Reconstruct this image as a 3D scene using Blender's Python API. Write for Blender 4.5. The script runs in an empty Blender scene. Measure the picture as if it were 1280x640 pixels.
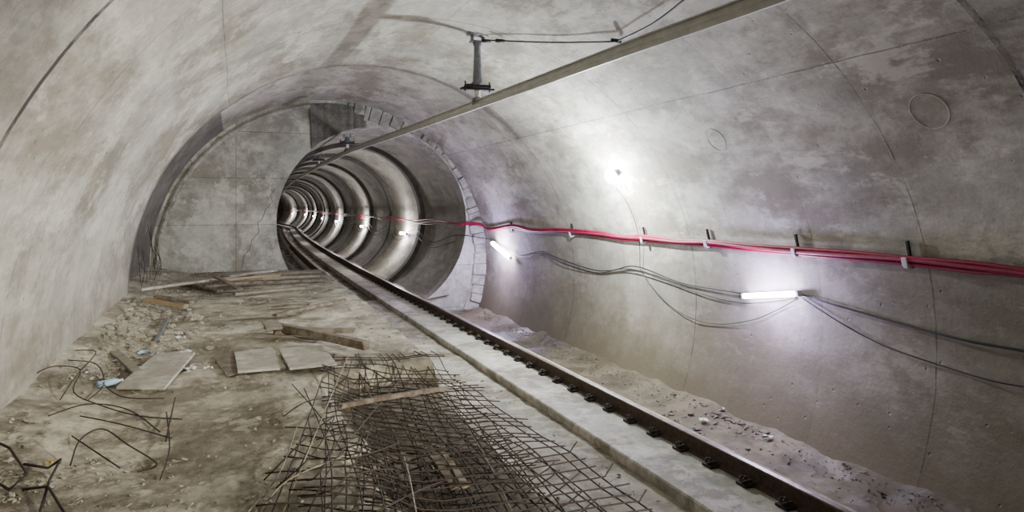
import bpy, bmesh, math, random
from mathutils import Vector, noise, Matrix
random.seed(4)
C=bpy.context.scene.collection
F=880.0; TH=math.atan(345/880.0); U0=640; V0=258; EYE=1.7
fw=Vector((math.sin(TH),math.cos(TH),0)); rt=Vector((math.cos(TH),-math.sin(TH),0)); up=Vector((0,0,1))
CAM=Vector((0,0,EYE))
def ray(u,v): return fw+rt*((u-U0)/F)+up*((V0-v)/F)
# ---- vault geometry -------------------------------------------------
CX,CZ,R=2.55,0.16,4.33
CX2,CZ2,R2=2.44,0.16,4.45
Y1,D=14.1,19.7
TX,TZ,TR=3.64,1.25,2.64
def off(Y):
    s=max(0,Y-20)
    if s<60: return s*s/2000
    return 1.8+.06*(s-60)-(s-60)**2/300.0
def W(u,v,inset=0.0,cx=CX,cz=CZ,r=R):
    d=ray(u,v); rr=r-inset
    ox,oz=CAM.x-cx,CAM.z-cz
    a=d.x**2+d.z**2; b=2*(ox*d.x+oz*d.z); c=ox*ox+oz*oz-rr*rr
    t=(-b+math.sqrt(max(0,b*b-4*a*c)))/(2*a)
    return CAM+d*t
def sst(a,b,x):
    t=max(0,min(1,(x-a)/(b-a))); return t*t*(3-2*t)
def gz(x,y):
    base=-0.16*max(0,min(1,(12-y)/7.0))
    n=noise.noise(Vector((x*1.1,y*1.1,3)))*.035+noise.noise(Vector((x*4,y*4,7)))*.014+noise.noise(Vector((x*11,y*11,1)))*.008
    edge=max(0,(-1.1-x))*.22
    w=noise.noise(Vector((x*1.6,y*1.6,9)))*.25
    dip=sst(.80,1.10,x+w)*sst(7.9,7.4,y+w) if y<8.5 else 0
    return base+n+edge-.32*dip
def S(u,v,z):
    d=ray(u,v); t=(z-EYE)/d.z
    return CAM+d*t
def P(u,v,dz=0.0):
    z=-.05
    for i in range(10):
        p=S(u,v,z+dz); z=.5*z+.5*gz(p.x,p.y)
    return p
# ---- helpers --------------------------------------------------------
def mk(name,vs,fs,mat=None,smooth=False,parent=None):
    me=bpy.data.meshes.new(name); me.from_pydata([tuple(v) for v in vs],[],fs); me.update()
    if smooth:
        for p in me.polygons: p.use_smooth=True
    o=bpy.data.objects.new(name,me); C.objects.link(o)
    if mat: me.materials.append(mat)
    if parent: o.parent=parent
    return o
def fixn(o):
    bm=bmesh.new(); bm.from_mesh(o.data); bmesh.ops.recalc_face_normals(bm,faces=bm.faces); bm.to_mesh(o.data); bm.free()
def info(o,label,cat,group=None):
    o["label"]=label; o["category"]=cat
    if group: o["group"]=group
    return o
def struct(o,label):
    o["kind"]="structure"; o["label"]=label; o["category"]=o.name.split('_')[0].split('.')[0]
class MB:
    def __init__(s): s.v=[]; s.f=[]
    def add(s,vs,fs):
        n=len(s.v); s.v+= [Vector(x) for x in vs]; s.f+=[tuple(i+n for i in f) for f in fs]
    def box(s,c,sz,M=None):
        c=Vector(c); h=Vector(sz)/2
        vs=[Vector((x*h.x,y*h.y,z*h.z)) for x in(-1,1) for y in(-1,1) for z in(-1,1)]
        if M: vs=[M@q for q in vs]
        s.add([q+c for q in vs],[(0,1,3,2),(4,6,7,5),(0,4,5,1),(2,3,7,6),(0,2,6,4),(1,5,7,3)])
    def tube(s,pts,r,n=6,caps=True):
        pts=[Vector(p) for p in pts]; rings=[]; prev=None
        for i,p in enumerate(pts):
            a=pts[max(0,i-1)]; b=pts[min(len(pts)-1,i+1)]
            t=(b-a)
            t=t.normalized() if t.length>1e-9 else Vector((0,1,0))
            if prev is None:
                ref=Vector((0,0,1)) if abs(t.z)<.9 else Vector((1,0,0))
                x=t.cross(ref).normalized()
            else:
                x=(prev-t*prev.dot(t)); x=x.normalized() if x.length>1e-6 else t.orthogonal().normalized()
            prev=x; y=t.cross(x)
            rr=r[i] if isinstance(r,(list,tuple)) else r
            rings.append([p+x*math.cos(k*2*math.pi/n)*rr+y*math.sin(k*2*math.pi/n)*rr for k in range(n)])
        vs=[q for g in rings for q in g]; fs=[]
        for i in range(len(rings)-1):
            for k in range(n):
                k2=(k+1)%n
                fs.append((i*n+k,i*n+k2,(i+1)*n+k2,(i+1)*n+k))
        if caps:
            fs.append(tuple(range(n-1,-1,-1))); fs.append(tuple(range((len(rings)-1)*n,len(rings)*n)))
        s.add(vs,fs)
    def obj(s,name,mat,smooth=False,parent=None,bevel=0):
        o=mk(name,s.v,s.f,mat,smooth,parent); fixn(o)
        if bevel:
            m=o.modifiers.new('b','BEVEL'); m.width=bevel; m.segments=2; m.limit_method='ANGLE'
        return o
def smoothpts(pts,n=6):
    pts=[Vector(p) for p in pts]; out=[]
    for i in range(len(pts)-1):
        p0=pts[max(0,i-1)];p1=pts[i];p2=pts[i+1];p3=pts[min(len(pts)-1,i+2)]
        for k in range(n):
            t=k/n
            out.append(.5*((2*p1)+(p2-p0)*t+(2*p0-5*p1+4*p2-p3)*t*t+(3*p1-p0-3*p2+p3)*t**3))
    out.append(pts[-1]); return out
# ---- materials ------------------------------------------------------
class NT:
    def __init__(s,name):
        s.m=bpy.data.materials.new(name); s.m.use_nodes=True; s.t=s.m.node_tree; s.t.nodes.clear()
        s.o=s.n('ShaderNodeOutputMaterial'); s.b=s.n('ShaderNodeBsdfPrincipled'); s.l(s.b.outputs[0],s.o.inputs[0])
    def n(s,k,**a):
        x=s.t.nodes.new(k)
        for q,w in a.items(): setattr(x,q,w)
        return x
    def l(s,a,b): s.t.links.new(a,b)
    def val(s,sock,x):
        if hasattr(x,'links'): s.l(x,sock)
        else: sock.default_value=x
    def math(s,op,a,b=0.0,c=0.0):
        x=s.n('ShaderNodeMath',operation=op); s.val(x.inputs[0],a); s.val(x.inputs[1],b); s.val(x.inputs[2],c); return x.outputs[0]
    def noise(s,vec,scale,detail=4,rough=.6,dist=0):
        x=s.n('ShaderNodeTexNoise'); s.l(vec,x.inputs['Vector']); x.inputs['Scale'].default_value=scale
        x.inputs['Detail'].default_value=detail; x.inputs['Roughness'].default_value=rough; x.inputs['Distortion'].default_value=dist
        return x.outputs[0]
    def mapping(s,vec,scale=(1,1,1),loc=(0,0,0)):
        x=s.n('ShaderNodeMapping'); s.l(vec,x.inputs[0]); x.inputs['Scale'].default_value=scale; x.inputs['Location'].default_value=loc; return x.outputs[0]
    def ramp(s,fac,stops):
        x=s.n('ShaderNodeValToRGB'); s.l(fac,x.inputs[0]); e=x.color_ramp.elements
        while len(e)<len(stops): e.new(.5)
        for i,(p,c) in enumerate(stops):
            e[i].position=p; e[i].color=(c,c,c,1) if isinstance(c,(int,float)) else (*c,1)
        return x.outputs[0]
    def mix(s,f,a,b,mode='MIX'):
        x=s.n('ShaderNodeMix',data_type='RGBA',blend_type=mode); s.val(x.inputs[0],f)
        for i,w in ((6,a),(7,b)):
            if isinstance(w,tuple): x.inputs[i].default_value=(*w,1)
            else: s.l(w,x.inputs[i])
        return x.outputs[2]
    def bump(s,h,strength=.3,dist=.02):
        x=s.n('ShaderNodeBump'); x.inputs['Strength'].default_value=strength; x.inputs['Distance'].default_value=dist
        s.l(h,x.inputs['Height']); s.l(x.outputs[0],s.b.inputs['Normal'])
def concrete(name,c1,c2,stain=(.12,.10,.08),stainamt=.6,uv=False,seams=(),lseams=(),sc=1.0,rough=.8,bump=.3,brick=False,wet=False,streak=.5,base=None,bamp=2.2,pits=True,patch=.28,light=.45,dark=1.0,ssc=.6):
    k=NT(name); tc=k.n('ShaderNodeTexCoord'); vec=tc.outputs['UV'] if uv else tc.outputs['Object']; ob=tc.outputs['Object']
    ys=.45 if uv else 1
    big=k.noise(k.mapping(ob,(1,ys,1)),.6*sc,8,.62,.1); fine=k.noise(ob,9*sc,7,.75); mid=k.noise(k.mapping(ob,(1,ys,1),(2,9,4)),3.0*sc,8,.72,.1)
    col=k.mix(k.ramp(big,[(.36,0),(.62,1)]),c1,c2)
    col=k.mix(.55,col,k.ramp(fine,[(.28,.5),(.62,1.0)]),'MULTIPLY')
    col=k.mix(.5,col,k.ramp(mid,[(.38,.58),(.56,1.0)]),'MULTIPLY')
    st=k.noise(k.mapping(ob,(1,ys,1),(31,7,4)),ssc*sc*1.2,11,.74,.1)
    sm=k.ramp(st,[(.485,0),(.59,1)])
    col=k.mix(k.math('MULTIPLY',sm,stainamt),col,stain)
    if uv and streak:
        s2=k.noise(k.mapping(vec,(.6,1.8,1)),1.0,8,.72,.2); s3=k.noise(ob,.4,3)
        sm2=k.math('MULTIPLY',k.ramp(s2,[(.50,0),(.68,1)]),k.ramp(s3,[(.50,0),(.60,1)]))
        col=k.mix(k.math('MULTIPLY',sm2,streak),col,tuple(x*.8 for x in stain))
    pt=k.ramp(k.noise(k.mapping(ob,(1,ys,1),(5,3,8)),1.3*sc,7,.65,.1),[(.57,0),(.595,1)])
    col=k.mix(k.math('MULTIPLY',pt,patch),col,tuple(x*.5 for x in c1))
    pl=k.ramp(k.noise(k.mapping(ob,(1,ys,1),(15,3,2)),1.6*sc,10,.72,.1),[(.54,0),(.60,1)])
    col=k.mix(k.math('MULTIPLY',pl,light),col,tuple(min(1,x*1.15) for x in c2))
    h=k.math('ADD',k.math('MULTIPLY',fine,.6),big)
    if pits:
        vo=k.n('ShaderNodeTexVoronoi'); k.l(ob,vo.inputs['Vector']); vo.inputs['Scale'].default_value=5*sc; vo.inputs['Randomness'].default_value=1
        pit=k.math('MULTIPLY',k.ramp(vo.outputs['Distance'],[(.06,1),(.10,0)]),k.ramp(k.noise(ob,2.3,2),[(.48,0),(.56,1)]))
        col=k.mix(k.math('MULTIPLY',pit,.6),col,(.10,.09,.08)); h=k.math('SUBTRACT',h,pit)
    so=k.n('ShaderNodeSeparateXYZ'); k.l(ob,so.inputs[0])
    if base:
        z=k.math('ADD',so.outputs[2],k.math('MULTIPLY',k.math('SUBTRACT',k.noise(ob,1.1,7,.72),.5),bamp))
        mr=k.n('ShaderNodeMapRange'); k.l(z,mr.inputs[0]); mr.inputs[1].default_value=base[0]; mr.inputs[2].default_value=base[1]; mr.inputs[3].default_value=base[2]; mr.inputs[4].default_value=0
        col=k.mix(mr.outputs[0],col,tuple(x*.8 for x in stain))
    if uv and (seams or lseams):
        sp=k.n('ShaderNodeSeparateXYZ'); k.l(vec,sp.inputs[0])
        wob=k.math('MULTIPLY',k.math('SUBTRACT',k.noise(ob,1.5,3),.5),.04)
        y=k.math('ADD',k.math('ADD',sp.outputs[1],k.math('MULTIPLY',so.outputs[0],.17)),wob)
        tot=None
        for s0,w,a in seams:
            m=k.math('MULTIPLY',k.math('COMPARE',y,s0,w),a); tot=m if tot is None else k.math('MAXIMUM',tot,m)
        x=k.math('ADD',sp.outputs[0],wob)
        for s0,w,a in lseams:
            m=k.math('MULTIPLY',k.math('COMPARE',x,s0,w),a); tot=m if tot is None else k.math('MAXIMUM',tot,m)
        brk=k.ramp(k.noise(ob,1.7,5,.7),[(.40,.3),(.55,1)])
        tot=k.math('MULTIPLY',tot,brk)
        col=k.mix(tot,col,(.04,.036,.03)); h=k.math('SUBTRACT',h,tot)
        cell=k.n('ShaderNodeTexWhiteNoise',noise_dimensions='1D'); k.l(k.math('FLOOR',k.math('DIVIDE',k.math('SUBTRACT',y,1.8),1.55)),cell.inputs['W'])
        col=k.mix(.35,col,k.ramp(cell.outputs[0],[(0,.6),(1,1.0)]),'MULTIPLY')
    if brick:
        br=k.n('ShaderNodeTexBrick'); cb=k.n('ShaderNodeCombineXYZ'); k.l(so.outputs[0],cb.inputs[0]); k.l(so.outputs[2],cb.inputs[1]); k.l(cb.outputs[0],br.inputs[0])
        br.inputs['Scale'].default_value=1; br.inputs['Brick Width'].default_value=2.45; br.inputs['Row Height'].default_value=1.22; br.inputs['Mortar Size'].default_value=.012; br.inputs['Mortar Smooth'].default_value=.6
        br.offset=.0
        br.inputs['Color1'].default_value=(1,1,1,1); br.inputs['Color2'].default_value=(.8,.8,.8,1); br.inputs['Mortar'].default_value=(.3,.3,.3,1)
        col=k.mix(.7,col,br.outputs[0],'MULTIPLY')
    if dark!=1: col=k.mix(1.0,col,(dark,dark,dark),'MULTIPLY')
    k.l(col,k.b.inputs['Base Color']); 
    if wet: k.l(k.ramp(k.noise(ob,.9,5,.6,.3),[(.46,.85),(.54,.38)]),k.b.inputs['Roughness'])
    else: k.b.inputs['Roughness'].default_value=rough
    k.bump(h,bump,.02)
    return k.m
def simple(name,c,c2=None,rough=.6,metal=0,sc=12,bump=.2,emis=None,es=0):
    k=NT(name); tc=k.n('ShaderNodeTexCoord'); nz=k.noise(tc.outputs['Object'],sc,5,.65)
    col=k.mix(k.ramp(nz,[(.35,0),(.65,1)]),c,c2 or tuple(x*.6 for x in c)); k.l(col,k.b.inputs['Base Color'])
    k.b.inputs['Roughness'].default_value=rough; k.b.inputs['Metallic'].default_value=metal; k.bump(nz,bump,.005)
    if emis: k.b.inputs['Emission Color'].default_value=(*emis,1); k.b.inputs['Emission Strength'].default_value=es
    return k.m
def woodm(name,c,c2):
    k=NT(name); tc=k.n('ShaderNodeTexCoord'); nz=k.noise(k.mapping(tc.outputs['Generated'],(2,14,14)),1.5,6,.6,.5)
    col=k.mix(k.ramp(nz,[(.3,0),(.7,1)]),c,c2)
    col=k.mix(k.math('MULTIPLY',k.ramp(k.noise(tc.outputs['Object'],7,5,.7),[(.42,0),(.58,1)]),.55),col,(.30,.27,.22))
    k.l(col,k.b.inputs['Base Color']); k.b.inputs['Roughness'].default_value=.9; k.bump(nz,.3,.004); return k.m
seam=[(4.9,.034,1.0),(6.45,.010,.6),(10.6,.012,.7),(15.0,.014,.6),(8.0,.006,.4),(12.8,.007,.4),(17.6,.012,.5),(3.3,.01,.5)]
ls=[(R*math.radians(44),.009,.6),(R*math.radians(128),.008,.5),(R*math.radians(12),.006,.4),(R*math.radians(85),.007,.4)]
A1,A2,AS=(.42,.40,.335),(.74,.715,.625),(.20,.165,.105)
M_vault=concrete('concrete_vault',A1,A2,AS,.68,uv=True,seams=seam,lseams=ls,bump=.6,streak=.45,base=(-1.1,1.6,1.0),patch=.28,light=.42)
M_vault2=concrete('concrete_vault_recess_shaded',A1,A2,AS,.6,uv=True,seams=(),lseams=(),bump=.5,streak=.5,dark=.32)  # darkened copy of the vault concrete, recess shade put into the colour
M_tun=concrete('concrete_bored_tunnel',(.31,.29,.25),(.52,.495,.43),(.12,.105,.08),.5,uv=True,bump=.4,streak=.5,rough=.7)
M_rib=concrete('concrete_rib_shaded',(.085,.078,.065),(.14,.13,.11),(.05,.045,.035),.5,bump=.35,rough=.8)  # ribs coloured dark to paint in the shadow bands between lamps
M_bulk=concrete('concrete_bulkhead',(.42,.425,.37),(.66,.65,.57),(.20,.175,.13),.65,brick=True,bump=.5,patch=.3)
M_shade_crack=concrete('shade_and_crack_dark',(.12,.115,.095),(.22,.21,.18),(.05,.045,.035),.6,sc=3,bump=1)  # dark tone for wall cracks and the painted shadow strip above the bore
M_slab=concrete('dusty_slab',(.25,.22,.16),(.66,.61,.49),(.12,.095,.06),.8,sc=1.5,bump=1.0,rough=.9,base=(-.48,-.24,.9),bamp=.12)  # low hollow is coloured darker, painting the shade under the mesh
M_strip=concrete('dusty_strip',(.30,.275,.215),(.60,.565,.47),(.13,.105,.07),.7,sc=1.5,bump=.9,rough=.9)
M_bed=concrete('muddy_trackbed',(.11,.088,.052),(.20,.165,.105),(.045,.034,.02),.7,sc=1.6,bump=.9,wet=True,pits=False,light=.15)
M_plinth=concrete('plinth_concrete',(.38,.36,.30),(.70,.675,.59),(.17,.14,.095),.7,sc=2,bump=.5)
M_block=concrete('rough_block',(.32,.305,.26),(.52,.505,.45),(.12,.105,.08),.65,sc=3,bump=1.2)
M_mark=concrete('grout_mark',(.42,.405,.345),(.62,.60,.53),(.24,.2,.15),.5,sc=3,bump=.5)
M_rust=simple('rusty_steel',(.055,.035,.024),(.022,.016,.013),.85,.1,40,.5)
M_rustl=simple('light_rusty_wire',(.34,.29,.22),(.16,.125,.09),.7,.2,30,.3)
M_rail=simple('rail_steel',(.12,.078,.052),(.045,.034,.028),.75,.2,20,.5)
M_railtop=simple('worn_rail_head',(.30,.235,.18),(.13,.10,.075),.4,.6,9,.3)
M_dark=simple('dark_steel',(.05,.048,.045),(.02,.02,.02),.5,.6)
M_clip=simple('dirty_fastener_steel',(.07,.055,.043),(.03,.026,.023),.8,.2)
M_grey=simple('galvanized_steel',(.24,.25,.27),(.13,.14,.15),.5,.3)
M_alu=simple('dull_aluminium',(.58,.58,.54),(.46,.45,.41),.5,.0,6)
M_red=simple('red_cable_sheath',(.42,.012,.075),(.24,.012,.045),.5,0,3,.05)
M_blk=simple('black_cable_sheath',(.025,.025,.03),(.015,.015,.018),.5,0)
M_white=simple('white_plastic',(.75,.75,.75),(.6,.6,.6),.4)
M_tube=simple('lit_tube',(1,1,1),(1,1,1),.4,emis=(.86,.82,1.0),es=110)
M_bulb=simple('lit_lamp',(1,1,1),(1,1,1),.4,emis=(.85,.93,1.0),es=220)
M_wood=woodm('weathered_timber',(.15,.11,.07),(.07,.05,.035))
M_woody=woodm('yellow_timber',(.36,.26,.13),(.19,.14,.075))
M_woodg=woodm('grey_timber',(.27,.23,.17),(.13,.11,.08))
M_sheet=concrete('dusty_sheet',(.40,.38,.32),(.60,.58,.51),(.26,.22,.16),.6,sc=3,bump=.2,pits=False)
M_stone=concrete('rubble_stone',(.36,.325,.25),(.62,.58,.48),(.22,.18,.12),.5,sc=5,bump=.8,pits=False)
M_mudst=concrete('muddy_rubble',(.16,.14,.10),(.32,.29,.22),(.08,.065,.045),.6,sc=5,bump=.8,pits=False)
M_blue=simple('blue_plastic',(.25,.42,.60),(.45,.6,.75),.3)
M_yel=simple('yellow_plastic',(.6,.45,.10),(.4,.3,.05),.5)
# ---- vault ----------------------------------------------------------
def vault():
    ys=[]; y=-6
    while y<Y1: ys.append((y,0)); y+=.3
    ys+=[(Y1,0),(Y1+.001,1)]; y=Y1+.3
    while y<D: ys.append((y,1)); y+=.3
    ys.append((D,1))
    NA=110; a0,a1=math.radians(-32),math.radians(206)
    vs=[];uv=[];fs=[];mi=[]
    for (y,s) in ys:
        for i in range(NA+1):
            a=a0+(a1-a0)*i/NA
            if s==0: cx,cz,r=CX,CZ,R
            else:
                k=sst(40,100,math.degrees(a)) # widened recess only towards the left side
                cx,cz,r=CX+(CX2-CX)*k,CZ,R+(R2-R)*k
            rr=r+noise.noise(Vector((a*2.5,y*.5,0)))*.02
            vs.append((cx+rr*math.cos(a),y,cz+rr*math.sin(a))); uv.append((R*a,y))
    n=NA+1
    for j in range(len(ys)-1):
        for i in range(NA):
            fs.append((j*n+i,(j+1)*n+i,(j+1)*n+i+1,j*n+i+1))
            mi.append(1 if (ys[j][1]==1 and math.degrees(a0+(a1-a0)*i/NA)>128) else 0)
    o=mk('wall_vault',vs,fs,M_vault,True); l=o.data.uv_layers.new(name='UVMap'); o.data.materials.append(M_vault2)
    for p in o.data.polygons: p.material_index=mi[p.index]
    for lp in o.data.loops: l.data[lp.index].uv=uv[lp.vertex_index]
    struct(o,'grey mottled concrete arched tunnel lining with ring seams'); return o
vault()
def bored():
    NA=72
    rib=5.4; y=D
    vs=[];uv=[];fs=[];mi=[]
    prof=[]
    while y<D+118:
        prof+=[(y,0)]
        for q in range(1,5): prof.append((y+q*(rib-.6)/4,0))
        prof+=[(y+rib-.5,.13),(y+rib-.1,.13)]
        y+=rib
    for (y,dr) in prof:
        for i in range(NA+1):
            a=2*math.pi*i/NA-math.pi/2
            r=TR-dr+noise.noise(Vector((math.cos(a)*2,math.sin(a)*2,y*.5)))*.02
            vs.append((TX+off(y)+r*math.cos(a),y,TZ+r*math.sin(a))); uv.append((TR*a,y))
    n=NA+1
    for j in range(len(prof)-1):
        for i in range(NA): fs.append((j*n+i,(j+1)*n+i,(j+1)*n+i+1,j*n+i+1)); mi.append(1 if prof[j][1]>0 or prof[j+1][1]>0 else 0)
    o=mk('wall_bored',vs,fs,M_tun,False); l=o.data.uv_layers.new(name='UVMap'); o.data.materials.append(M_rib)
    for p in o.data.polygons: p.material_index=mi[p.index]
    for lp in o.data.loops: l.data[lp.index].uv=uv[lp.vertex_index]
    struct(o,'round bored tunnel lining with raised concrete ribs coloured dark as if in shadow')
bored()
def bulk():
    N=120; vs=[];fs=[]
    for i in range(N):
        a=2*math.pi*i/N; d=Vector((math.cos(a),math.sin(a)))
        p=Vector((TX,TZ))+d*TR
        o=Vector((TX-CX2,TZ-CZ2)); b=o.dot(d); c=o.dot(o)-(R2+.15)**2; t=-b+math.sqrt(b*b-c)
        q=Vector((TX,TZ))+d*t
        vs+=[(p.x,D,p.y),(q.x,D,q.y),(p.x,D+.5,p.y)]
    for i in range(N):
        j=(i+1)%N; fs+=[(3*i,3*i+1,3*j+1,3*j),(3*i,3*j,3*j+2,3*i+2)]
    o=mk('wall_bulkhead',vs,fs,M_bulk); fixn(o); struct(o,'pale grey concrete end wall with panel joints around the round opening')
bulk()
mb=MB()
a=-24.0
while a<84:
    da=random.uniform(2.0,4.6); 
    a_=math.radians(a+da/2); d=Vector((math.cos(a_),math.sin(a_))); o=Vector((CX2-TX,CZ2-TZ)); b=o.dot(d); c=o.dot(o)-TR**2; disc=b*b-c
    inner=R2-.30-random.uniform(0,.18)
    if disc>0: inner=max(inner,-b+math.sqrt(disc)+.03)
    outer=R2+.03
    if inner<outer-.05:
        p=random.uniform(.02,.10); y1=D+.05
        vs=[]
        for yy_ in(0,1):
            for r_ in(inner+random.uniform(0,.05),outer):
                for aa in(a+random.uniform(.0,.2),a+da-random.uniform(.0,.2)):
                    t=math.radians(aa); vs.append((CX2+r_*math.cos(t),(D-p-random.uniform(0,.03)) if yy_==0 else y1,CZ2+r_*math.sin(t)))
        mb.add(vs,[(0,1,3,2),(4,6,7,5),(0,4,5,1),(2,3,7,6),(0,2,6,4),(1,5,7,3)])
    a+=da
o=mb.obj('trim_1',M_block,bevel=.02); struct(o,'rough block edging around the end of the wide vault')
mb=MB(); mb.tube([(CX2+(R2-.16+random.uniform(-.015,.015))*math.cos(math.radians(x)),D-.01,CZ2+(R2-.16)*math.sin(math.radians(x))) for x in range(84,184,2)],[.07+random.uniform(-.015,.02) for x in range(84,184,2)],6)
o=mb.obj('trim_2',M_block,False); struct(o,'worn pale mortar rim around the end wall')
vs=[];fs=[];N=26
for i in range(N+1):
    x=1.85+1.5*i/N
    top=CZ2+math.sqrt((R2-.12)**2-(x-CX2)**2)
    bot=TZ+math.sqrt(max(0,TR**2-(x-TX)**2))+.02 if abs(x-TX)<TR else TZ
    if i==0: bot=top-.1
    bot=max(bot,top-1.5); jag=noise.noise(Vector((x*5,0,0)))*.06
    for yv in(D-.08-abs(jag),D+.02): vs+=[(x,yv,bot),(x,yv,top)]
for i in range(N):
    a=i*4;b=a+4; fs+=[(a,b,b+1,a+1),(a,a+2,b+2,b),(a+1,b+1,b+3,a+3)]
fs+=[(0,1,3,2),(N*4,N*4+2,N*4+3,N*4+1)]
o=mk('trim_3',vs,fs,M_shade_crack); fixn(o); struct(o,'dark rough strip standing in for shadow above the round opening')  # dark piece painted in for the shadow between vault crown and bore
def onY(u,v,Y):
    d=ray(u,v); return CAM+d*(Y/d.y)
m=MB(); m.tube([onY(u,v,D-.002) for u,v in ((344,236),(338,244),(341,252),(332,262),(328,274),(322,278),(324,290),(315,300),(312,312),(305,320),(303,334))],.009,5)
m.tube([onY(u,v,D-.002) for u,v in ((232,150),(236,168),(233,182),(240,206))],.007,5)
o=m.obj('trim_4',M_shade_crack); struct(o,'thin jagged cracks in the end wall')
# ---- slab -----------------------------------------------------------
XE=2.12
def slab():
    c=.06; x0,x1,y0,y1=-2.25,XE,-.9,D
    nx=int(round((x1-x0)/c)); ny=int(round((y1-y0)/c))
    dx=(x1-x0)/nx; dy=(y1-y0)/ny
    vs=[];fs=[]
    for j in range(ny+1):
        for i in range(nx+1):
            x=x0+i*dx;y=y0+j*dy; vs.append((x,y,gz(x,y)))
    n=nx+1
    for j in range(ny):
        for i in range(nx): fs.append((j*n+i,j*n+i+1,(j+1)*n+i+1,(j+1)*n+i))
    b=len(vs)
    for j in range(ny+1):
        v=vs[j*n+nx]; vs.append((v[0],v[1],-1.0))
    for j in range(ny): fs.append((j*n+nx,b+j,b+j+1,(j+1)*n+nx))
    o=mk('floor',vs,fs,M_slab,False); struct(o,'dusty rough concrete floor slab littered with grit')
slab()
def gut(x,y): return -1.34+noise.noise(Vector((x*1.0,y*.7,2)))*.05+noise.noise(Vector((x*4,y*4,2)))*.03+noise.noise(Vector((x*9,y*9,2)))*.012+max(0,x-6.3+noise.noise(Vector((0,y*1.3,2)))*.25)*.25
def bed():
    vs=[];fs=[]; ys=[-1+.10*i for i in range(int(20.8/.10))]
    xs=[1.9+.12*i for i in range(16)]
    for y in ys:
        for x in xs: vs.append((x,y,-.92+noise.noise(Vector((x*4,y*4,5)))*.02+noise.noise(Vector((x*1.2,y*1.2,5)))*.02))
    n=len(xs)
    for j in range(len(ys)-1):
        for i in range(n-1): fs.append((j*n+i,j*n+i+1,(j+1)*n+i+1,(j+1)*n+i))
    o=mk('floor.001',vs,fs,M_strip,False); struct(o,'lower dusty concrete floor strip beside the plinth')
    vs=[];fs=[]; xs=[4.6+.08*i for i in range(30)]
    for y in ys:
        for x in xs: vs.append((x,y,gut(x,y)))
    n=len(xs)
    for j in range(len(ys)-1):
        for i in range(n-1): fs.append((j*n+i,j*n+i+1,(j+1)*n+i+1,(j+1)*n+i))
    o=mk('floor.003',vs,fs,M_bed,True); struct(o,'wet muddy brown drainage gutter floor')
    vs=[];fs=[];y=D-.1;k=0
    while y<D+117:
        for x in(-2.0,-1.2,1.3,2.1): vs.append((TX+off(y)+x,y,-.98+(.12 if abs(x)>1.9 else 0)))
        y+=1;k+=1
    for j in range(k-1):
        for i in range(3): fs.append((j*4+i,j*4+i+1,(j+1)*4+i+1,(j+1)*4+i))
    o=mk('floor.002',vs,fs,M_bed); struct(o,'dark damp floor inside the bored tunnel')
bed()
# ---- track ----------------------------------------------------------
RG=.75
def ext(profile,ys,xoff):
    vs=[];fs=[];n=len(profile)
    for y in ys:
        for (x,z) in profile: vs.append((TX+xoff+off(y)+x,y,z))
    for j in range(len(ys)-1):
        for i in range(n):
            k=(i+1)%n; fs.append((j*n+i,j*n+k,(j+1)*n+k,(j+1)*n+i))
    fs.append(tuple(range(n))); fs.append(tuple((len(ys)-1)*n+i for i in range(n)))
    return vs,fs
def yy(y0,y1):
    o=[y0]
    while o[-1]<y1: o.append(min(y1,o[-1]+(1.0 if o[-1]>=D else 2)))
    return o
z0=-.82; H=.17
rp=[(-.07,0),(.07,0),(.07,.012),(.012,.03),(.009,.125),(.036,.138),(.036,.162),(.028,H),(-.028,H),(-.036,.162),(-.036,.138),(-.009,.125),(-.012,.03),(-.07,.012)]
def rail(xo,y0,lab):
    v,f=ext([(x,z+z0) for x,z in rp],yy(y0,D+112),xo); o=mk('rail',v,f,M_rail); fixn(o)
    o.data.materials.append(M_railtop)
    for p in o.data.polygons:
        if p.normal.z>.8 and p.center.z>z0+.15: p.material_index=1
    info(o,lab,'rail','track rails')
rail(RG,-1,'rusty brown steel running rail on the pale concrete plinth'); rail(-RG,15.5,'dark steel running rail inside the bored tunnel')
def plinth(xa,xb,y0,y1,lab,zb=-1.35):
    b=.015
    v,f=ext([(xa,zb),(xb,zb),(xb,z0-b),(xb-b,z0),(xa+b,z0),(xa,z0-b)],yy(y0,y1),0); o=mk('track_plinth',v,f,M_plinth); fixn(o); info(o,lab,'concrete plinth','track plinths')
plinth(.02,1.15,-1,D+112,'pale concrete plinth strip carrying the running rail')
plinth(-1.05,-.45,15.5,D+112,'concrete plinth strip beneath the dark rail')
def fastener_meshes():
    m=MB(); m.box((0,0,.012),(.32,.14,.024)); a=m.obj('base_plate',M_clip,bevel=.004)
    m=MB(); pts=[(0.07,-.045,.03),(.09,-.05,.06),(.135,-.04,.055),(.14,0,.035),(.135,.04,.055),(.09,.05,.06),(.065,.025,.045)]
    m.tube(smoothpts(pts,4),.011,6); m.tube([(.11,0,.015),(.11,0,.085)],.014,6); m.tube([(.11,0,.045),(.11,0,.062)],.024,6); b=m.obj('spring_clip',M_clip,True)
    return a,b
fa,fb=fastener_meshes()
base=bpy.data.objects.new('rail_fastener',None); C.objects.link(base)
fa.parent=base; fb.parent=base; fc=fb.copy(); fc.rotation_euler=(0,0,math.pi); C.objects.link(fc); fc.parent=base; fc.name='spring_clip'
def setf(e,x,y): e.location=(x,y,z0)
lab='dirty dark steel rail fastener with spring clips on concrete plinth'
setf(base,TX+RG,2.65); info(base,lab,'rail fastener','rail fasteners along the track')
y=3.15
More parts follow.
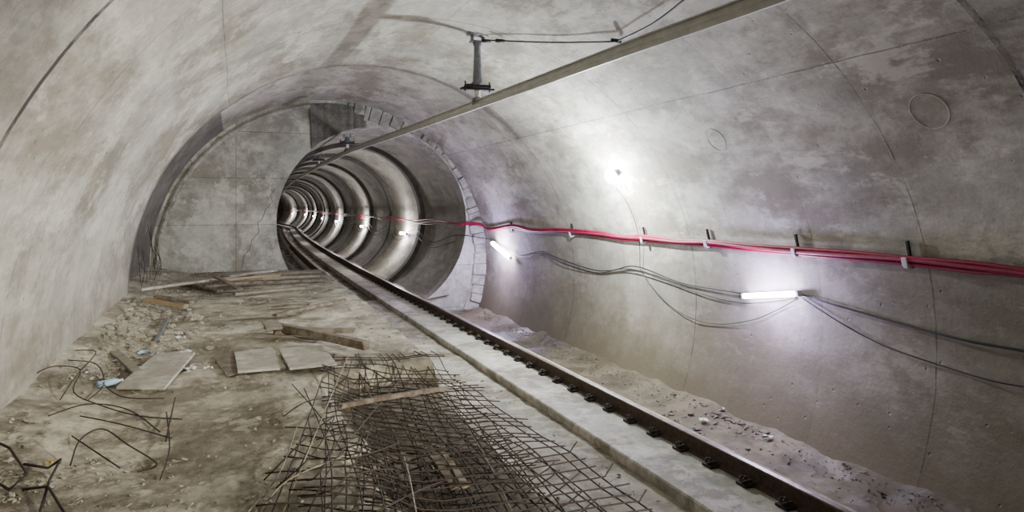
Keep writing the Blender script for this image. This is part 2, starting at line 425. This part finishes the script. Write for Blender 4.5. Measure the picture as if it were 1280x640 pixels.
while y<46:
    for xo in ((RG,) if y<19 else (RG,-RG)):
        e=base.copy(); setf(e,TX+xo+off(y),y); C.objects.link(e)
        if y<24:
            for p in(fa,fb,fc):
                q=p.copy(); q.parent=e; C.objects.link(q)
        else:
            e2=fa.copy(); e2.parent=e; C.objects.link(e2)
    y+=.5
# ---- overhead conductor beam ---------------------------------------
zb=EYE+1.6
bp=[S(1150,-73,zb),S(950,2,zb),S(780,63,zb),S(620,122,zb),S(500,166,zb),S(440,187,zb)]
bp=smoothpts(bp,5); L=bp[-1]
d0=(bp[0]-bp[1]).normalized(); bp=[bp[0]+d0*6]+bp
y=L.y+1.5
while y<D+112: bp.append(Vector((L.x+off(y)*1.0,y,zb))); y+=1.5
prof=[(-.012,-.055),(.012,-.055),(.02,-.02),(.045,-.01),(.045,.0),(.012,.004),(.012,.04),(.04,.045),(.04,.055),(-.04,.055),(-.04,.045),(-.012,.04),(-.012,.004),(-.045,.0),(-.045,-.01),(-.02,-.02)]
vs=[];fs=[];n=len(prof)
for i,p in enumerate(bp):
    t=(bp[min(i+1,len(bp)-1)]-bp[max(0,i-1)]).normalized(); x=Vector((t.y,-t.x,0)).normalized()
    for a,b in prof: vs.append(p+x*a*1.1+Vector((0,0,b*1.25)))
for j in range(len(bp)-1):
    for i in range(n): k=(i+1)%n; fs.append((j*n+i,j*n+k,(j+1)*n+k,(j+1)*n+i))
o=mk('overhead_conductor_rail',vs,fs,M_alu); fixn(o); info(o,'long pale grey aluminium overhead conductor rail hung below the ceiling','conductor rail')
def atY(yq):
    for i in range(len(bp)-1):
        if min(bp[i].y,bp[i+1].y)<=yq<=max(bp[i].y,bp[i+1].y):
            t=(yq-bp[i].y)/(bp[i+1].y-bp[i].y); return bp[i].lerp(bp[i+1],t)
def hanger(yq,ceil):
    p=atY(yq); e=bpy.data.objects.new('conductor_rail_hanger',None); C.objects.link(e); e.location=(p.x,p.y,ceil)
    h=ceil-p.z
    m=MB(); m.box((0,0,-.015),(.30,.2,.03)); m.box((-.09,0,-.07),(.03,.10,.11)); m.box((.09,0,-.07),(.03,.10,.11)); m.box((0,0,-.125),(.24,.12,.03)); m.obj('ceiling_bracket',M_grey,parent=e,bevel=.004)
    m=MB(); m.tube([(0,0,-.12),(0,0,-.17),(0,0,-.20),(0,0,-h+.36),(0,0,-h+.30)],[.07,.07,.055,.075,.13],12); m.obj('support_post',M_grey,True,parent=e)
    m=MB(); m.box((0,0,-h+.28),(.40,.16,.05)); m.box((0,0,-h+.24),(.54,.10,.03)); m.obj('cross_arm',M_dark,parent=e,bevel=.006)
    m=MB(); zz=-h+.225
    pts=[];rr=[]
    for i in range(7): pts.append((0,0,zz-i*.02)); rr.append(.055 if i%2 else .035)
    m.tube(pts,rr,12); m.obj('insulator',M_white,True,parent=e)
    m=MB(); m.box((0,0,-h+.085),(.14,.10,.03)); m.box((-.07,0,-h+.04),(.02,.08,.09)); m.box((.07,0,-h+.04),(.02,.08,.09)); m.obj('rail_clamp',M_grey,parent=e,bevel=.004)
    for s in(-1,1):
        m=MB(); m.tube([(s*.2,0,-h+.36),(s*.2,0,-h+.20)],.012,6); m.obj('threaded_rod',M_dark,parent=e)
    info(e,'grey steel ceiling hanger with insulator holding the overhead rail','rail hanger','overhead rail hangers')
def ceilz(x,c=(CX,CZ,R)): return c[1]+math.sqrt(c[2]**2-(x-c[0])**2)
h0=S(587,130,zb); hanger(h0.y,ceilz(h0.x)+.0)
for yq in(21,29): hanger(yq,TZ+TR-.03)
m=MB(); m.tube(smoothpts([W(605,50,.05),W(690,53,.07),W(770,52,.06)],5),.012); m.tube(smoothpts([W(770,52,.06),W(815,30,.09),W(862,-6,.05)],5),.012)
for s in(608,625,770): q=W(s,51,.07); m.tube([q-Vector((.07,0,0)),q+Vector((.07,0,0))],.028,8)
o=m.obj('tension_wire',M_dark,True); info(o,'thin dark steel tension wire with turnbuckles along ceiling','wire')
# ---- cables on wall -------------------------------------------------
red=[(1420,362),(1280,341),(1215,334),(1137,326),(1065,319),(997,315),(940,309),(886,304),(845,302),(806,298),(775,297),(745,292),(700,289),(665,288),(640,283),(612,287)]
for k,(ins,dv) in enumerate([(.07,-5),(.10,0),(.06,5)]):
    pts=[]
    for j,(u,v) in enumerate(red):
        sc=(u/1280.0)**1.5
        w=[0,1.5,-1,.8,0,-1.5,1][(j+2*k)%7]
        pts.append(W(u,v+(dv+w)*sc,ins))
    pts.append(Vector((6.55,D-.35,1.16+.03*k)))
    y=D+.4
    while y<D+112:
        zz=1.22-.04*k+.05*math.sin(y*.9+k)*(1 if y<50 else .3); r=TR-.20
        pts.append(Vector((TX+off(y)+math.sqrt(r*r-(zz-TZ)**2),y,zz))); y+=1.6
    m=MB(); m.tube(smoothpts(pts,4),.023,8); o=m.obj('power_cable',M_red,True); info(o,'thick red power cable clipped along the curved wall','cable','red wall cables')
for u,v in [(1137,318),(997,307),(886,298),(806,294),(716,288),(640,284)]:
    c=W(u,v,.03); t=Vector((CX-c.x,0,CZ-c.z)).normalized(); tang=Vector((-t.z,0,t.x)); 
    if tang.z<0: tang=-tang
    M=Matrix((tang.cross(t),t,tang)).transposed()
    e=bpy.data.objects.new('cable_bracket',None); e.location=c; C.objects.link(e)
    m=MB(); m.box((0,0,0),(.032,.03,.30),M); m.obj('bracket_bar',M_dark,parent=e,bevel=.003)
    m=MB(); m.box(t*.09-tang*.06,(.06,.02,.10),M); m.box(t*.03-tang*.12,(.05,.12,.025),M); m.obj('cable_clamp',M_white,parent=e,bevel=.004)
    info(e,'black wall bracket bar with white clamp gripping red cables','cable bracket','wall cable brackets')
def wallcable(pts,r,name,lab,mat=M_blk,ins=.04):
    q=smoothpts([W(u,v,ins+.02*(i%2)) for i,(u,v) in enumerate(pts)],6)
    m=MB(); m.tube(q,r,6); o=m.obj(name,mat,True); info(o,lab,'cable','thin black wall cables')
wallcable([(612,299),(632,310),(650,318),(674,314),(700,324),(740,337),(765,338),(795,333),(850,353),(900,362),(940,368),(975,370),(1000,368),(1040,380),(1100,397),(1200,424),(1290,441),(1420,475)],.013,'black_cable','sagging black lighting cable looped along the wall')
wallcable([(640,318),(660,322),(676,316),(705,330),(745,341),(785,336),(830,350),(880,368),(925,378),(965,377),(995,372)],.010,'black_cable','second thin black cable drooping beside the lamp cable')
wallcable([(800,336),(812,355),(835,380),(865,398),(900,405),(940,400),(970,388),(992,376)],.008,'black_cable','thin black cable hanging in a deep loop on the wall')
wallcable([(1002,372),(1040,397),(1080,420),(1120,438),(1180,458),(1240,476),(1300,487),(1420,510)],.008,'black_cable','thin black cable sloping down along the wall')
wallcable([(770,236),(782,250),(793,275),(799,300),(800,334)],.007,'black_cable','thin lamp supply cable dropping down the wall')
for k in range(2):
    pts=[];y=D+.3;i=0
    while y<D+50:
        zz=.85-.18*k-(.32 if i%2 else 0); r=TR-.18
        pts.append(Vector((TX+off(y)+math.sqrt(r*r-(zz-TZ)**2),y,zz))); y+=2.6; i+=1
    if k==0: pts=[W(612,299,.05)]+pts
    m=MB(); m.tube(smoothpts(pts,5),.014,5); o=m.obj('black_cable',M_blk,True); info(o,'black cable drooping along the bored tunnel wall','cable','thin black wall cables')
# ---- lamps ----------------------------------------------------------
def frame_at(c,cx=CX,cz=CZ):
    t=Vector((cx-c.x,0,cz-c.z)).normalized(); tang=Vector((-t.z,0,t.x)); 
    if tang.z<0: tang=-tang
    return t,tang
def addlight(loc,energy,col,r,parent,name='lamp_glow'):
    l=bpy.data.lights.new(name,'POINT'); l.energy=energy; l.color=col; l.shadow_soft_size=r
    o=bpy.data.objects.new(name,l); o.location=loc; C.objects.link(o); o.parent=parent
def tube_lamp(p,q,energy,lab,c=(CX,CZ),col=(.60,.50,1.0),d=.26,tr=.038):
    mid=(p+q)/2; t,tang=frame_at(mid,*c); e=bpy.data.objects.new('tube_lamp',None); e.location=mid; C.objects.link(e)
    ax=(q-p).normalized(); hl=(q-p).length/2
    M=Matrix((ax,t,ax.cross(t))).transposed()
    m=MB(); m.box(-t*.04,(hl*2+.04,.03,.07),M); m.obj('lamp_housing',M_white,parent=e,bevel=.004)
    m=MB(); m.tube([-ax*hl,ax*hl],tr,10); m.obj('lamp_tube',M_tube,True,parent=e)
    for s in(-1,1):
        m=MB(); m.box(ax*s*(hl+.02)-t*.01,(.05,.08,.08),M); m.obj('end_cap',M_white,parent=e,bevel=.004)
    addlight(t*d+up*.03,energy,col,.10,e)
    info(e,lab,'lamp','fluorescent wall lamps')
tube_lamp(W(931,370,.09),W(996,367,.09),125,'glowing white tube lamp fixed horizontally to the wall')
tube_lamp(W(616,304,.14),W(637,322,.14),170,'glowing white tube lamp tilted on the wall beside cables',tr=.06)
for yv in(-2.5,):
    a=math.radians(4); c=Vector((CX+(R-.09)*math.cos(a),yv,CZ+(R-.09)*math.sin(a)))
    tube_lamp(c-Vector((0,.5,0)),c+Vector((0,.5,0)),60,'glowing white tube lamp fixed to the wall',col=(.9,.87,.9))
for yv in(27.2,37.5,50,63,78,92,104):
    a=math.radians(-14); c=Vector((TX+off(yv)+(TR-.14)*math.cos(a),yv,TZ+(TR-.14)*math.sin(a)))
    tube_lamp(c-Vector((0,.45,0)),c+Vector((0,.45,0)),200,'glowing white tube lamp on the bored tunnel wall',(TX+off(yv),TZ),(1,.97,.92),.16,.05)
c=W(765,220,.16); t,tang=frame_at(c); e=bpy.data.objects.new('work_lamp',None); e.location=c; C.objects.link(e)
M=Matrix((tang.cross(t),t,tang)).transposed()
m=MB(); m.tube([-t*.13,-t*.09,-t*.06],[.06,.06,.045],14); m.obj('lamp_socket',M_dark,True,parent=e)
m=MB(); m.tube([-t*.06,-t*.04,-t*.0,t*.05,t*.10,t*.13],[.045,.10,.15,.13,.07,.01],16); m.obj('lamp_bulb',M_bulb,True,parent=e)
m=MB(); m.tube([tang.cross(t)*.17-t*.02,tang.cross(t)*.14-t*.13,-tang.cross(t)*.14-t*.13,-tang.cross(t)*.17-t*.02],.01,6); m.obj('lamp_bracket',M_dark,parent=e)
m=MB(); m.tube([-tang*.1-t*.08,-tang*.30-t*.06],.018,6); m.obj('lamp_plug',M_white,parent=e)
addlight(t*.6,760,(.88,.94,1.0),.04,e); info(e,'small bright white bulb lamp bracketed on the curved wall','lamp')
def spot(loc,target,energy,ang,col,r=.25):
    l=bpy.data.lights.new('work_floodlight','SPOT'); l.energy=energy; l.spot_size=math.radians(ang); l.spot_blend=.9; l.shadow_soft_size=r; l.color=col; o=bpy.data.objects.new('work_floodlight',l); o.location=loc
    o.rotation_euler=(Vector(target)-Vector(loc)).to_track_quat('-Z','Y').to_euler(); C.objects.link(o); info(o,'unseen fill spotlight added to brighten the left wall','lamp')
spot((5.4,-1.5,1.6),(-1.6,10.4,1.5),5600,48,(1,.96,.82))  # added fill out of view, aimed to brighten the left wall
# ---- core rings on wall ---------------------------------------------
for (u,v,rad) in ((895,175,.17),(1160,140,.19)):
    c=W(u,v,.012); t,tang=frame_at(c); s=Vector((0,1,0)); pts=[c+s*rad*math.cos(k*math.pi/16)+tang*rad*math.sin(k*math.pi/16) for k in range(33)]
    pts=[Vector((CX,p.y,CZ))+(p-Vector((CX,p.y,CZ))).normalized()*(R+.0005+noise.noise(Vector((math.atan2(p.z-CZ,p.x-CX)*2.5,p.y*.5,0)))*.02) for p in pts]
    m=MB(); m.tube(pts,.006,5); o=m.obj('grout_ring',M_mark,True); info(o,'faint thin circular grout mark on the concrete wall','grout ring','grout rings')
# ---- rebar mats -----------------------------------------------------
def mat_obj(A,B,Cc,Dd,nl,nc,lift,amp,seed,lab,ext_=.02,prong=0,rad=.0055):
    def mp(s,t,dz=0):
        l=Dd.lerp(A,t); r=Cc.lerp(B,t); q=l.lerp(r,s); q=q+Vector((noise.noise(Vector((s*5,t*3,seed)))*.09,noise.noise(Vector((s*3,t*6,seed+5)))*.09))
        g=gz(min(q.x,XE),q.y)
        zr=-.12-.14*sst(.8,1.2,q.x)
        return Vector((q.x,q.y,max(g+.012,zr+lift+noise.noise(Vector((q.x*1.3,q.y*1.1,seed)))*amp)+dz))
    m=MB()
    for i in range(nl):
        s=i/(nl-1); o1=random.uniform(-.015,.015); o2=random.uniform(-.03,.03); t0=random.choice([-1,-1,0,1]); t1=random.choice([22,22,21,20])
        m.tube([mp(s+o1+(o2-o1)*t/20,t/20) for t in range(t0,t1)],rad,5)
    for j in range(nc):
        t=j/(nc-1)+random.uniform(-.004,.004); e0=random.uniform(-ext_,ext_); e1=random.uniform(-ext_*.5,ext_); dt=random.uniform(-.012,.012)
        pts=[mp(-e0+k/12*(1+e0+e1),t+dt*k/12,.012) for k in range(13)]
        if prong and j%3==0 and j<prong: pts.append(pts[-1]+Vector((.06,random.uniform(-.04,.04),random.uniform(.05,.11))))
        m.tube(pts,rad,5)
    o=m.obj('rebar_mat',M_rust,True); info(o,lab,'rebar mesh','reinforcement meshes')
mat_obj(Vector((.98,8.35)),Vector((2.24,8.1)),Vector((2.50,2.6)),Vector((.30,2.6)),14,38,.05,.08,4,'rusty steel reinforcement mesh lying over the hollow in the floor',.07,18)
mat_obj(Vector((1.30,7.9)),Vector((2.28,7.2)),Vector((1.85,2.4)),Vector((.52,2.9)),11,30,-.02,.09,14,'rusty steel reinforcement mesh overlapping beneath another mesh',.09)
mat_obj(Vector((1.0,5.4)),Vector((2.20,6.2)),Vector((2.38,3.6)),Vector((1.1,2.6)),10,18,-.08,.08,24,'dark rusty mesh piece lying lowest in the hollow',.07)
mat_obj(Vector((.55,6.0)),Vector((1.5,5.4)),Vector((1.25,2.9)),Vector((.10,3.1)),8,15,.03,.12,34,'bent rusty mesh offcut at the edge of the hollow',.2)
def rod(pts,r,mat,lab,name='rebar_rod',sm=True,group='loose rebar rods'):
    m=MB(); m.tube(smoothpts(pts,5) if sm else pts,r,6); o=m.obj(name,mat,True); info(o,lab,'rebar',group); return o
for a,b,c_ in [((352,645,.03),(395,540,.2),(437,440,.15)),((340,640,.02),(372,560,.12),(404,470,.25)),((372,620,.02),(430,600,.2),(470,520,.25)),((385,640,.1),(430,560,.2),(500,475,.15)),((415,640,.1),(410,560,.2),(380,485,.1)),((362,560,.03),(430,575,.15),(520,545,.15)),((330,600,.02),(385,545,.1),(418,520,.15)),((400,645,.05),(455,590,.15),(520,590,.15)),((365,480,.02),(400,520,.12),(425,560,.12)),((310,640,.02),(350,590,.06),(372,530,.1)),((440,640,.1),(480,560,.2),(530,500,.2)),((520,640,.15),(500,560,.2),(455,480,.15)),((560,640,.15),(600,590,.15),(700,575,.1)),((380,600,.02),(400,590,.2),(440,520,.3)),((345,610,.02),(410,540,.3),(440,450,.12)),((600,640,.2),(560,560,.2),(520,520,.1)),((325,640,.02),(360,600,.15),(430,570,.2)),((355,520,.02),(390,500,.15),(450,495,.2)),((470,640,.2),(560,600,.25),(640,600,.2)),((640,640,.2),(600,560,.25),(540,470,.1))]:
    rod([P(a[0],a[1],a[2]),P(b[0],b[1],b[2]),P(c_[0],c_[1],c_[2])],.005,random.choice([M_rustl,M_rust,M_rust]),'thin rusty rod lying loose across the mesh')
for pts in [[(-20,545,.02),(12,560,.12),(34,592,.12),(12,612,.04),(-10,600,.02)],[(76,574,.12),(62,600,.1),(50,640,.02),(30,660,.02)],[(28,612,.06),(60,608,.10),(80,640,.05),(100,665,.02)],[(30,580,.03),(60,585,.1),(76,574,.12)]]:
    rod([P(*q) for q in pts],.009,M_rust,'thick bent rusty rebar lying on the floor',sm=False)
for pts in [[(88,582,.02),(100,550,.18),(128,536,.2),(160,556,.14),(196,580,.03),(172,590,.01)],[(40,470,.02),(66,458,.1),(100,462,.12),(92,490,.05),(130,508,.06),(175,520,.03),(228,524,.02)],[(207,552,.01),(214,520,.1),(219,497,.14)],[(75,500,.02),(95,470,.14),(120,440,.10),(95,438,.03)],[(150,585,.02),(120,565,.06),(90,545,.02)],[(100,520,.02),(150,530,.08),(215,548,.02)],[(120,470,.02),(150,495,.05),(205,498,.03)],[(60,520,.02),(110,505,.1),(160,512,.06),(200,540,.02)],[(85,450,.02),(120,455,.1),(130,480,.05),(110,500,.02)],[(200,600,.01),(212,560,.06),(208,515,.02)]]:
    rod([P(*q) for q in pts],.0055,M_rust,'bent rusty rebar offcut curled on the dusty floor')
for i in range(12):
    y=random.uniform(14.8,18.8); x=-1.80+random.uniform(0,.2)
    g=Vector((x,y,.02)); h=random.uniform(.4,1.3)
    t_=Vector((x-.1+random.uniform(-.05,.25),y+random.uniform(-.5,.5),h)); 
    mid=(g+t_)/2+Vector((random.uniform(-.02,.15),random.uniform(-.1,.1),0))
    rod([g,mid,t_],.006,M_rust,'thin rusty starter bar standing up beside the wall','starter_bar',group='starter bars at the recess')
# ---- planks & sheets ------------------------------------------------
def plank(p,q,w,t,mat,lab,name='timber_plank',tilt=0,cat='wooden plank',group=None):
    p=Vector(p);q=Vector(q); ax=(q-p).normalized(); sd=ax.cross(up).normalized(); nn=sd.cross(ax); L=(q-p).length
    vs=[];N=8
    for i in range(N+1):
        c=ax*(L*(i/N-.5))+nn*(math.sin(i/N*math.pi)*.01)
        ww=w*(1+random.uniform(-.03,.03))
        for a,b in((-1,-1),(1,-1),(1,1),(-1,1)): vs.append(c+sd*a*ww/2+nn*b*t/2+ax*(random.uniform(-.02,.02) if i in(0,N) else 0))
    fs=[(0,3,2,1),(N*4,N*4+1,N*4+2,N*4+3)]
    for i in range(N):
        for k in range(4): k2=(k+1)%4; fs.append((i*4+k,i*4+k2,i*4+4+k2,i*4+4+k))
    o=mk(name,vs,fs,mat); fixn(o); o.location=(p+q)/2
    mo=o.modifiers.new('b','BEVEL'); mo.width=.004; mo.segments=1
    info(o,lab,cat,group); return o
plank(P(333,406,.14),P(458,432,.12),.10,.10,M_wood,'dark weathered timber beam lying on dusty floor')
plank(P(343,416,.07),P(442,413,.07),.10,.06,M_wood,'brown timber plank beside the thicker beam')
plank(P(312,418,.04),P(400,424,.04),.10,.03,M_woodg,'grey board lying under the timber beam')
plank(P(337,402,.20),P(343,411,.20),.20,.03,M_woodg,'short wood offcut on the beam end')
plank(P(285,398,.04),P(370,392,.04),.08,.03,M_woodg,'grey plank lying on the dusty floor')
plank(P(345,394,.06),P(432,375,.06),.06,.05,M_wood,'thin dark batten lying across the floor')
plank(P(338,384,.05),P(388,380,.05),.07,.03,M_wood,'short brown batten on the floor')
plank(P(182,375,.10),P(232,383,.08),.13,.07,M_woody,'yellow timber block lying near the vault wall')
plank(P(195,371,.17),P(240,378,.17),.10,.05,M_wood,'brown timber offcut on the yellow block')
plank(P(172,362,.10),P(290,347,.10),.18,.05,M_sheet,'long pale dusty board lying across the floor')
plank(P(282,346,.06),P(342,338,.06),.2,.06,M_sheet,'pale board by the end wall')
plank(P(262,352,.14),P(398,345,.14),.10,.05,M_woodg,'long grey timber in the plank pile')
plank(P(280,350,.20),P(350,344,.20),.10,.05,M_woody,'short yellow timber on top of the plank pile')
plank(P(255,358,.08),P(330,352,.08),.12,.06,M_wood,'dark timber in the plank pile')
plank(P(300,355,.06),P(408,350,.06),.14,.06,M_wood,'brown timber in the plank pile')
plank(P(270,346,.28),P(300,362,.06),.12,.04,M_wood,'short dark timber leaning on the plank pile')
plank(P(292,368,.05),P(380,360,.05),.10,.05,M_woodg,'grey batten beside the plank pile')
plank(P(225,355,.06),P(275,364,.06),.12,.05,M_wood,'dark plank offcut beside the pile')
plank(P(315,344,.05),P(400,340,.05),.10,.05,M_woodg,'grey plank near the end wall')
plank(P(196,425,.04),P(209,398,.04),.05,.03,M_grey,'short grey steel strip on the rubble','steel_strip',cat='steel strip')
plank(P(143,440,.03),P(176,470,.03),.10,.03,M_woodg,'grey timber offcut beside the sheet')
plank(S(425,508,-.06),S(560,485,-.12),.05,.04,M_wood,'brown timber batten bridging the hollow over the mesh')
plank(S(540,560,-.24),S(575,610,-.26),.14,.03,M_wood,'dark board standing in for shadow under the mesh')  # dark shape added in place of a shadow gap below the mesh
plank(S(430,580,-.22),S(510,572,-.24),.16,.03,M_wood,'dark board standing in for shadow under the mesh')  # second dark shape added for shadow below the mesh
def sheet(cs,th,lab,mat=M_sheet,lift=.03):
    ps=[P(u,v,lift) for u,v in cs]; c=sum(ps,Vector())/4
    top=[p-c for p in ps]; vs=top+[q-Vector((0,0,th)) for q in top]
    o=mk('flat_sheet',vs,[(0,1,2,3),(7,6,5,4),(0,4,5,1),(1,5,6,2),(2,6,7,3),(3,7,4,0)],mat); fixn(o); o.location=c
    b=o.modifiers.new('b','BEVEL'); b.width=.004; b.segments=1; info(o,lab,'board sheet','flat sheets on the floor')
sheet([(293,440),(340,434),(358,459),(297,464)],.025,'pale dusty square board lying on the floor',lift=.05)
sheet([(348,435),(403,431),(421,454),(362,460)],.025,'pale dusty board beside the other square board',lift=.07)
sheet([(145,483),(196,441),(244,440),(206,484)],.03,'long grey dusty sheet lying near the wall',lift=.05)
sheet([(268,448),(292,438),(297,466),(283,470)],.01,'dark thin scrap sheet beside the pale board',M_wood,.03)
# ---- rubble ---------------------------------------------------------
def stoneset(mat):
    out=[]
    for k in range(6):
        bm=bmesh.new(); bmesh.ops.create_icosphere(bm,subdivisions=2,radius=1)
        for v in bm.verts: v.co*=1+noise.noise(v.co*1.6+Vector((k*7,0,0)))*.6; v.co.z*=.6
        me=bpy.data.meshes.new('rubble'); bm.to_mesh(me); bm.free(); me.materials.append(mat); out.append(me)
    return out
meshes=stoneset(M_stone); mmesh=stoneset(M_mudst)
def stone(p,s,lab='small broken piece of pale concrete rubble',g='rubble pieces on the floor',ms=None):
    o=bpy.data.objects.new('rubble_stone',random.choice(ms or meshes)); o.location=p; o.scale=(s,s*random.uniform(.6,1),s*random.uniform(.5,.9)); o.rotation_euler=(random.uniform(-.3,.3),random.uniform(-.3,.3),random.uniform(0,6)); C.objects.link(o)
    info(o,lab,'rubble',g)
for i in range(170):
    u=random.gauss(178,42); v=random.gauss(405,24)
    if v<365 or u<-10 : continue
    p=P(u,v,.01); 
    if p.x<-1.62: p.x=-1.62+random.uniform(0,.35); p.z=gz(p.x,p.y)+.01
    stone(p,random.choice([.02,.025,.03,.04,.05,.07]))
for i in range(50):
    y=random.uniform(3.5,13); x=-1.62+abs(random.gauss(0,.25)); stone(Vector((x,y,gz(x,y)+.01)),random.choice([.02,.03,.04,.05]))
for i in range(50):
    p=S(random.gauss(905,50),random.gauss(520,14),-1.30); p.x=max(5.0,min(p.x,6.5)); p.z=gut(p.x,p.y)+.01; stone(p,random.choice([.02,.03,.04,.055]),'muddy broken rubble lying in the wet gutter','gutter rubble',mmesh)
for u,v,s in((243,398,.11),(235,394,.08),(165,400,.08),(150,408,.08),(190,418,.07),(365,590,.05)): stone(P(u,v,.03),s,'fist-sized chunk of broken concrete on the floor')
m=MB()
def grit(m,p,s):
    vs=[p+Vector((random.uniform(-1,1),random.uniform(-1,1),random.uniform(-.4,.8)))*s for _ in range(4)]
    m.add(vs,[(0,1,2),(0,3,1),(1,3,2),(2,3,0)])
for i in range(12000):
    y=3+16.5*random.random()**1.3
    x=random.uniform(-1.7,2.05) if random.random()<.4 else -1.6+abs(random.gauss(0,.45))
    if x>2.05 or noise.noise(Vector((x*1.2,y*1.2,40)))<-.1: continue
    grit(m,Vector((x,y,gz(x,y)+.003)),random.choice([.006,.008,.012,.02,.03]))
o=m.obj('grit',M_stone); o["kind"]="stuff"; info(o,'fine pale concrete grit scattered over the floor slab','gravel')
m=MB()
for i in range(3000):
    y=random.uniform(3,19); x=random.choice([random.uniform(4.95,6.5),6.55-abs(random.gauss(0,.25)),6.55-abs(random.gauss(0,.2)),random.uniform(2.2,3.5)])
    grit(m,Vector((x,y,gut(x,y)+.005 if x>4 else -.91)),random.choice([.008,.012,.02,.03]))
o=m.obj('grit',M_mudst); o["kind"]="stuff"; info(o,'muddy brown grit scattered along the track bed','gravel')
def scrap(u,v,s,mat,lab,z=None):
    p=P(u,v,.02) if z is None else S(u,v,z); vs=[];N=5
    for i in range(N):
        for j in range(N): vs.append(Vector(((i/4-.5)*s,(j/4-.5)*s*.7,noise.noise(Vector((i*.7+u,j*.7,v)))*s*.35)))
    fs=[(i*N+j,(i+1)*N+j,(i+1)*N+j+1,i*N+j+1) for i in range(N-1) for j in range(N-1)]
    o=mk('crumpled_scrap',vs,fs,mat); o.location=p; o.rotation_euler=(0,0,random.uniform(0,6)); info(o,lab,'litter','litter scraps')
for i in range(26): scrap(random.gauss(190,40),random.uniform(372,470),random.choice([.06,.09,.12]),M_white,'small crumpled white scrap on the dusty floor')
scrap(180,440,.16,M_blue,'crumpled pale blue plastic scrap'); scrap(62,578,.07,M_yel,'small yellow plastic scrap beside bent rebar'); scrap(275,345,.2,M_yel,'small yellow plastic scrap on the planks')
scrap(905,512,.18,M_white,'crumpled white scrap in the gutter',-1.27); scrap(915,512,.14,M_blue,'crumpled blue plastic scrap in the gutter',-1.26)
scrap(880,524,.14,M_white,'crumpled white scrap in the gutter',-1.27); scrap(960,545,.12,M_white,'crumpled white scrap in the gutter',-1.27)
p=P(138,478,.04); e=bpy.data.objects.new('plastic_bottle',None); e.location=p; e.rotation_euler=(0,0,.6); C.objects.link(e)
m=MB(); m.tube([(-.12,0,0),(-.115,0,0),(-.05,0,0),(.04,0,0),(.08,0,0),(.10,0,0)],[.02,.033,.034,.034,.018,.013],12); m.obj('bottle_body',M_blue,True,parent=e)
m=MB(); m.tube([(.10,0,0),(.12,0,0)],.016,10); m.obj('bottle_cap',M_white,True,parent=e); info(e,'empty clear blue plastic bottle lying by the sheet','bottle')
# ---- world & camera -------------------------------------------------
w=bpy.data.worlds.new('w'); bpy.context.scene.world=w; w.use_nodes=True; w.node_tree.nodes['Background'].inputs[0].default_value=(1,.97,.9,1); w.node_tree.nodes['Background'].inputs[1].default_value=.04
cd=bpy.data.cameras.new('cam'); co=bpy.data.objects.new('cam',cd); C.objects.link(co); co.location=CAM; co.rotation_euler=(math.pi/2,0,-TH)
cd.sensor_width=36; cd.lens=36*F/1280; cd.shift_y=-(320-V0)/1280.0; cd.clip_start=.05; cd.clip_end=400
bpy.context.scene.camera=co
